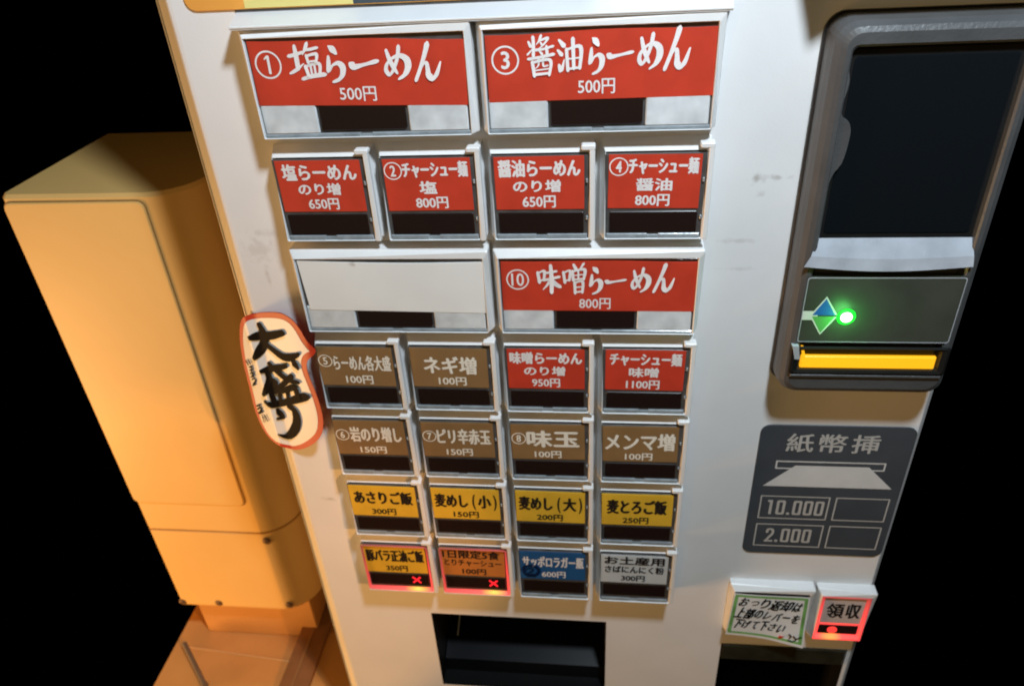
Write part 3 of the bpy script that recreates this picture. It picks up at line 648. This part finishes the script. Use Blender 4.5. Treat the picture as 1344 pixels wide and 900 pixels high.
lamp('POINT', 'green_lamp_light', (5.275, -.23, -1.265), (5.275, 0, -1.265), .012, (.15, 1.0, .2), 0.004)
bm = B(); loft(bm, [rrect(ox0-.07, ox1+.07, -1.90, -1.58, .03, -.118, 3), rrect(ox0-.045, ox1+.045, -1.875, -1.60, .03, -.13, 3), rrect(ox0+.0, ox1-.0, -1.845, -1.625, .015, -.118, 3), rrect(ox0+.02, ox1-.02, -1.84, -1.64, .01, -.06, 3)], False, True)
sl = obj('slot_surround', bm, M['black'], va)
bm = B(); slab(bm, ox0+.028, ox1-.028, -1.838, -1.70, -.108, -.07, .01, .012); obj('amber_light', bm, M['amber'], sl)
bm = B(); prism(bm, [(ox0+.012, -1.60), (ox0+.035, -1.60), (ox0+.062, -1.71), (ox0+.04, -1.71)], -.112, -.07, .004); obj('amber_light', bm, M['amber'], sl)
bm = B(); prism(bm, [(4.835, -1.57), (4.895, -1.57), (4.925, -1.72), (4.875, -1.72)], -.135, -.08, .01); obj('bracket', bm, M['silver'], sl)
bm = B(); slab(bm, ox0-.05, ox1+.05, -1.935, -1.905, -.120, -.09, 0, .006); obj('lower_ledge', bm, M['bezel'], va)
bm = B()   # hood, out of view above the mouth; added to throw the notch of shade beside the acceptor
prism(bm, [(4.70, 1.58), (4.80, 1.64), (6.30, 1.64), (6.34, 3.0), (4.45, 3.0), (4.57, 2.0)], -.16, D, .01); obj('shade_wedge', bm, M['bezel'], va)

# ================================================================== BILL SIGN
sg = root('bill_sign', (5.57, D, -4.80), 'dark slate plate showing a white banknote wedge and accepted note amounts', 'sign')
bm = B(); slab(bm, 4.77, 6.38, -4.80, -2.82, D-.014, D, .11, .004, 6); pl = obj('plate', bm, M['sign'], sg)
y = D-.0155
bm = B(); put_text(bm, '紙', 5.06, 5.35, -3.19, -2.93, y, .02); put_text(bm, '幣', 5.40, 5.69, -3.19, -2.93, y, .02); put_text(bm, '挿', 5.74, 6.03, -3.19, -2.93, y, .02)
def box_outline(x0, x1, z0, z1, t): loft(bm, [rrect(x0, x1, z0, z1, .008, y, 2), rrect(x0+t, x1-t, z0+t, z1-t, .004, y, 2)])
def mono(s, x0, x1, z0, z1): put_text(bm, s, x0, x1, z0, z1, y, .022)
obj('lettering', bm, M['sign_g'], pl)
bm = B(); box_outline(4.985, 6.15, -3.44, -3.32, .018); obj('slot_print', bm, M['sign_w'], pl)
bm = B(); v = [bm.verts.new(p) for p in ((4.885, y-.001, -3.70), (6.28, y-.001, -3.70), (5.98, y-.001, -3.385), (5.20, y-.001, -3.385))]; bm.faces.new(v); obj('banknote_print', bm, M['sign_w'], pl)
bm = B()
box_outline(4.885, 5.655, -4.215, -3.85, .016); box_outline(5.715, 6.30, -4.215, -3.85, .016)
box_outline(4.885, 5.655, -4.675, -4.30, .016); box_outline(5.715, 6.30, -4.675, -4.30, .016)
def digit(ch, x, z, w_, h, t):
    """squared-off printed numerals"""
    seg = {'0': 'abcdef', '1': 'l', '2': 'abged'}[ch]
    def r_(a, b, c, d):
        vv = [bm.verts.new(p) for p in ((a, y, c), (b, y, c), (b, y, d), (a, y, d))]; bm.faces.new(vv)
    m_ = z+h/2
    if ch == '0':
        loft(bm, [rrect(x, x+w_, z, z+h, .022, y, 3), rrect(x+t, x+w_-t, z+t, z+h-t, .008, y, 3)])
    elif ch == '1':
        r_(x+w_*.45, x+w_*.45+t, z, z+h); r_(x+w_*.2, x+w_*.449, z+h-t, z+h)
    elif ch == '2':
        stroke(bm, [(x+t*.6, z+h*.72, t), (x+t*.9, z+h-t*.5, t), (x+w_-t*.8, z+h-t*.5, t), (x+w_-t*.5, z+h*.66, t), (x+w_*.45, z+h*.34, t), (x+t*.5, z+t*.6, t)], y); r_(x, x+w_, z, z+t*.95)
    elif ch == '.':
        r_(x, x+t, z, z+t)
def number(s, x, z):
    for ch in s:
        if ch == '.':
            vv = [bm.verts.new(p) for p in ((x, y, z), (x+.034, y, z), (x+.034, y, z+.036), (x, y, z+.036))]; bm.faces.new(vv); x += .062
        else: digit(ch, x, z, .098, .225, .030); x += .122
number('10.000', 4.955, -4.145); number('2.000', 5.005, -4.60)
obj('note_amounts', bm, M['sign_g'], pl)

# ================================================================== COIN RETURN BUTTON WITH NOTE, RECEIPT BUTTON
YB = .10     # these two stand out less than the meal buttons
def plain_button(x0, x1, z0, z1, name, label, lit=False):
    rt = root(name, ((x0+x1)/2, D, z0), label, 'button')
    fr = make_frame(rt, x0, x1, z0, z1, .05, .07, .03, .05)
    for v in fr.data.vertices:
        if v.co.y/S+D < .2: v.co.y += YB*S
    return rt
cb = plain_button(4.681, 5.697, -6.235, -5.295, 'coin_return_button', 'white button at lower right hidden under a handwritten note')
bm = B(); slab(bm, 4.735, 5.64, -6.20, -5.375, .130, .15, 0, .002); obj('housing', bm, M['housing'], cb)
bm = B(); slab(bm, 4.78, 5.59, -6.16, -5.96, .12, .135, .01, .004); obj('display_window', bm, M['led'], cb)
nt_ = root('handwritten_note', (5.18, .1, -6.30), 'white paper note with green border, black handwriting and a red blot', 'note')
NP = [(4.727, -5.385), (5.641, -5.41), (5.676, -6.347), (4.691, -6.189)]
def npt(fx, fy, curl=True):
    a, b, c, d = NP[0], NP[1], NP[2], NP[3]
    x = (a[0]*(1-fx)+b[0]*fx)*(1-fy)+(d[0]*(1-fx)+c[0]*fx)*fy
    z = (a[1]*(1-fx)+b[1]*fx)*(1-fy)+(d[1]*(1-fx)+c[1]*fx)*fy - .018*math.sin(fx*math.pi)*fy*-1
    return x, z
def ny(fx, fy): return YB-.010-.03*max(0, fx-.55)*max(0, fy-.6)*6-.006*math.sin(fx*5+fy*3)
def nsheet(bm, a, b, c, d, dy, k=12):
    rows = []
    for j in range(k+1):
        fy = c+(d-c)*j/k; r = []
        for i in range(k+1):
            fx = a+(b-a)*i/k; x, z = npt(fx, fy); r.append((x, ny(fx, fy)-dy, z))
        rows.append(r)
    loft(bm, rows, closed=False)
bm = B(); nsheet(bm, 0, 1, 0, 1, 0); nsheet(bm, 0, 1, 0, 1, -.004); pp = obj('paper', bm, M['paper'], nt_)
bm = B()
for a, b, c, d in ((.02, .98, .02, .065), (.02, .98, .90, .945), (.015, .06, .065, .90), (.935, .98, .065, .90)): nsheet(bm, a, b, c, d, .0015)
obj('green_border', bm, M['pgreen'], pp)
bm = B(); random.seed(3)
def hand(s, fx0, fx1, fy, hgt, sizes=None):
    n_ = len(s); wch = (fx1-fx0)/n_
    for i, ch in enumerate(s):
        k = .84 if ch in 'おつりはのレバーをげてさい' else 1.0
        cxf = fx0+wch*(i+.5); cyf = fy+random.uniform(-.012, .012)+.05*cxf
        a, z_ = npt(cxf, cyf); hw, hh = wch*.46*k*random.uniform(.92, 1.1), hgt*.5*.98*k*random.uniform(.9, 1.1)
        if ch == 'ー': hh *= .18
        if ch == 'つ': hh *= .6
        put_text(bm, ch, a-hw, a+hw, z_-hh, z_+hh, ny(cxf, cyf)-.003, .034, None, random.uniform(-.10, .04)-.06, .22)
hand('おつり返却は', .08, .93, .17, .20); hand('上部のレバーを', .07, .92, .42, .20); hand('下げて下さい', .07, .75, .68, .18)
for pts in ([(.80, .76), (.83, .80), (.81, .84)], [(.86, .79), (.90, .83), (.96, .78)], [(.80, .90), (.86, .92), (.90, .86)]):
    q = [npt(a, b) for a, b in pts]; stroke(bm, [(a, b, .020) for a, b in q], YB-.034)
obj('handwriting', bm, M['stk_k'], pp)
bm = B(); c_ = npt(.70, .865); ringm(bm, c_[0], c_[1], .026, .0255, YB-.030, None, 12, .2); stroke(bm, [(c_[0]-.02, c_[1]-.01, .02), (c_[0]+.03, c_[1]+.012, .024)], YB-.030); obj('red_blot', bm, M['pred'], pp)

rb = plain_button(5.732, 6.42, -6.235, -5.305, 'receipt_button', 'white receipt button with a red lit edge and round red lamp beside the note')
hm = glow_mat('red_lit_receipt_plastic', .27-.345, .14, 1.0)
bm = B(); slab(bm, 5.79, 6.36, -6.20, -5.38, .130, .15, 0, .002); obj('housing', bm, hm, rb)
bm = B(); loft(bm, [rrect(5.782, 6.368, -6.204, -5.375, .01, .1, 2), rrect(5.80, 6.35, -6.17, -5.392, .01, .092, 2), rrect(5.828, 6.325, -6.125, -5.42, .01, .13, 2)]); obj('lit_edge', bm, hm, rb)
bm = B(); slab(bm, 5.83, 6.32, -5.90, -5.43, .122, .135, 0, .002); c = obj('label_card', bm, mat('pale_pink_card', (.62, .52, .48), .5, .3, .05, 60), rb)
bm = B(); put_text(bm, '領', 5.875, 6.09, -5.80, -5.52, .1205, .03); put_text(bm, '収', 6.11, 6.29, -5.80, -5.52, .1205, .03); obj('lettering', bm, M['ink_k'], c)
bm = B(); slab(bm, 5.835, 6.315, -6.11, -5.945, .122, .135, .01, .004); dw = obj('display_window', bm, M['led'], rb)
bm = B(); cyl_y(bm, 6.005, -6.03, .06, .108, .124, 18, .006); obj('red_lamp', bm, M['r_led'], dw)

# ================================================================== CABINET BEHIND, ON THE LEFT
CY = 2.0
cbn = root('cream_cabinet', (-3.3, CY+1.5, -9.9), 'cream enamelled cabinet with panel seams and rusty screws, lit orange, behind the machine', 'cabinet')
CX0, CX1, CZ0, CZ1 = -4.56, -2.02, -8.76, -.80
bm = B()
def vsec(z, i=0.0, r=.62):
    o = [(CX0, CY+2.5, z), (CX0, CY+.06, z), (CX0+.06, CY, z), (CX1-r, CY, z)]
    for k in range(1, 25):
        a = math.radians(90*k/24); o.append((CX1-r+r*math.sin(a), CY+r-r*math.cos(a), z))
    o.append((CX1, CY+2.5, z)); return o
def insec(z, d): return [(x+(d if x < -3.4 else -d), y_+d*(1 if y_ < CY+1 else 0), z) for x, y_, _ in vsec(z)]
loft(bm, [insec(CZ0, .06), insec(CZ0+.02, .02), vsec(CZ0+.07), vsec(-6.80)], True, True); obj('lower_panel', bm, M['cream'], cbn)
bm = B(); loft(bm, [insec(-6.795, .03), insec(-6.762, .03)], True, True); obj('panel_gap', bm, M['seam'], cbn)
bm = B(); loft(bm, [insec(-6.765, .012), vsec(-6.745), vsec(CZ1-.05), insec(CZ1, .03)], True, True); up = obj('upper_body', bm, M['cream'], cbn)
bm = B(); dl = rrect(-4.54, -2.635, -6.12, -.90, .10, CY-.03, 5)
loft(bm, [rrect(-4.54, -2.635, -6.12, -.90, .10, CY+.0, 5), rrect(-4.54, -2.635, -6.12, -.90, .10, CY-.022, 5), rrect(-4.528, -2.647, -6.108, -.912, .09, CY-.03, 5)], True, True)
dr = obj('door', bm, M['cream'], up)
bm = B(); loft(bm, [rrect(-4.55, -2.615, -6.14, -.88, .11, CY-.004, 5), rrect(-4.535, -2.63, -6.125, -.895, .10, CY-.004, 5)]); obj('door_seam', bm, M['seam'], up)
for x, z in ((-2.49, -6.94), (-3.8, -8.62), (-2.46, -8.58), (-4.50, -8.64)):
    bm = B(); cyl_y(bm, x, z, .055, CY-.03, CY+.01, 12, .02); cyl_y(bm, x+.01, z-.012, .075, CY-.004, CY+.01, 12, .002); obj('screw', bm, M['screw'], cbn)
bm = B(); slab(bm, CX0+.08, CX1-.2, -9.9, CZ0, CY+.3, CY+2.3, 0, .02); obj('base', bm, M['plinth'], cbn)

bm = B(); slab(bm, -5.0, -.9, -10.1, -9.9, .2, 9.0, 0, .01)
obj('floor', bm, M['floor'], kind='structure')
bm = B(); tube(bm, (-4.70, 1.92, -9.885), (-2.30, 1.72, -9.885), .010, 8); o = obj('reflecting_line', bm, M['strip']); o['label'] = 'thin reflecting line along the floor in front of the cabinet'; o['category'] = 'strip'  # tan rod stands in for a faint reflecting line on the floor
random.seed(5)
wp = root('wooden_plank', (-2.3, 2.0, -9.9), 'brown wooden plank leaning in the gap between the cabinet and the machine', 'plank')
bm = B(); loft(bm, [[(-2.62, .6, -9.88), (-2.08, .6, -9.88), (-2.08, .6, -9.78), (-2.62, .6, -9.78)], [(-2.46, 3.4, -9.6), (-1.95, 3.4, -9.6), (-1.95, 3.4, -9.50), (-2.46, 3.4, -9.50)]], True, True)
obj('plank', bm, M['wood'], wp)
bm = B(); loft(bm, [[(-2.40, .595, -9.779), (-2.37, .595, -9.779), (-2.37, .595, -9.772), (-2.40, .595, -9.772)], [(-2.25, 3.38, -9.501), (-2.22, 3.38, -9.501), (-2.22, 3.38, -9.49), (-2.25, 3.38, -9.49)]], True, True)
obj('groove', bm, M['seam'], wp)
pi = root('grey_pipe', (-4.6, 2, -9.9), 'grey-brown pipe lying on the floor at the cabinet foot, leftmost', 'pipe')
bm = B(); tube(bm, (-4.02, 1.15, -9.85), (-4.75, 1.9, -9.75), .05, 10); obj('tube', bm, M['pipe'], pi)
bm = B(); tube(bm, (-4.00, 1.13, -9.852), (-4.04, 1.17, -9.846), .066, 10); obj('end_cap', bm, M['pipe'], pi)
bm = B(); slab(bm, -2.0, -.9, -9.9, 1.0, 5.0, 5.4, 0, .01); o = obj('gap_shade_sheet', bm, M['dark']); o['label'] = 'dark sheet painted as the shade deep in the gap between the cabinet and the machine'; o['category'] = 'board'  # near-black sheet stands in for the shade in the gap
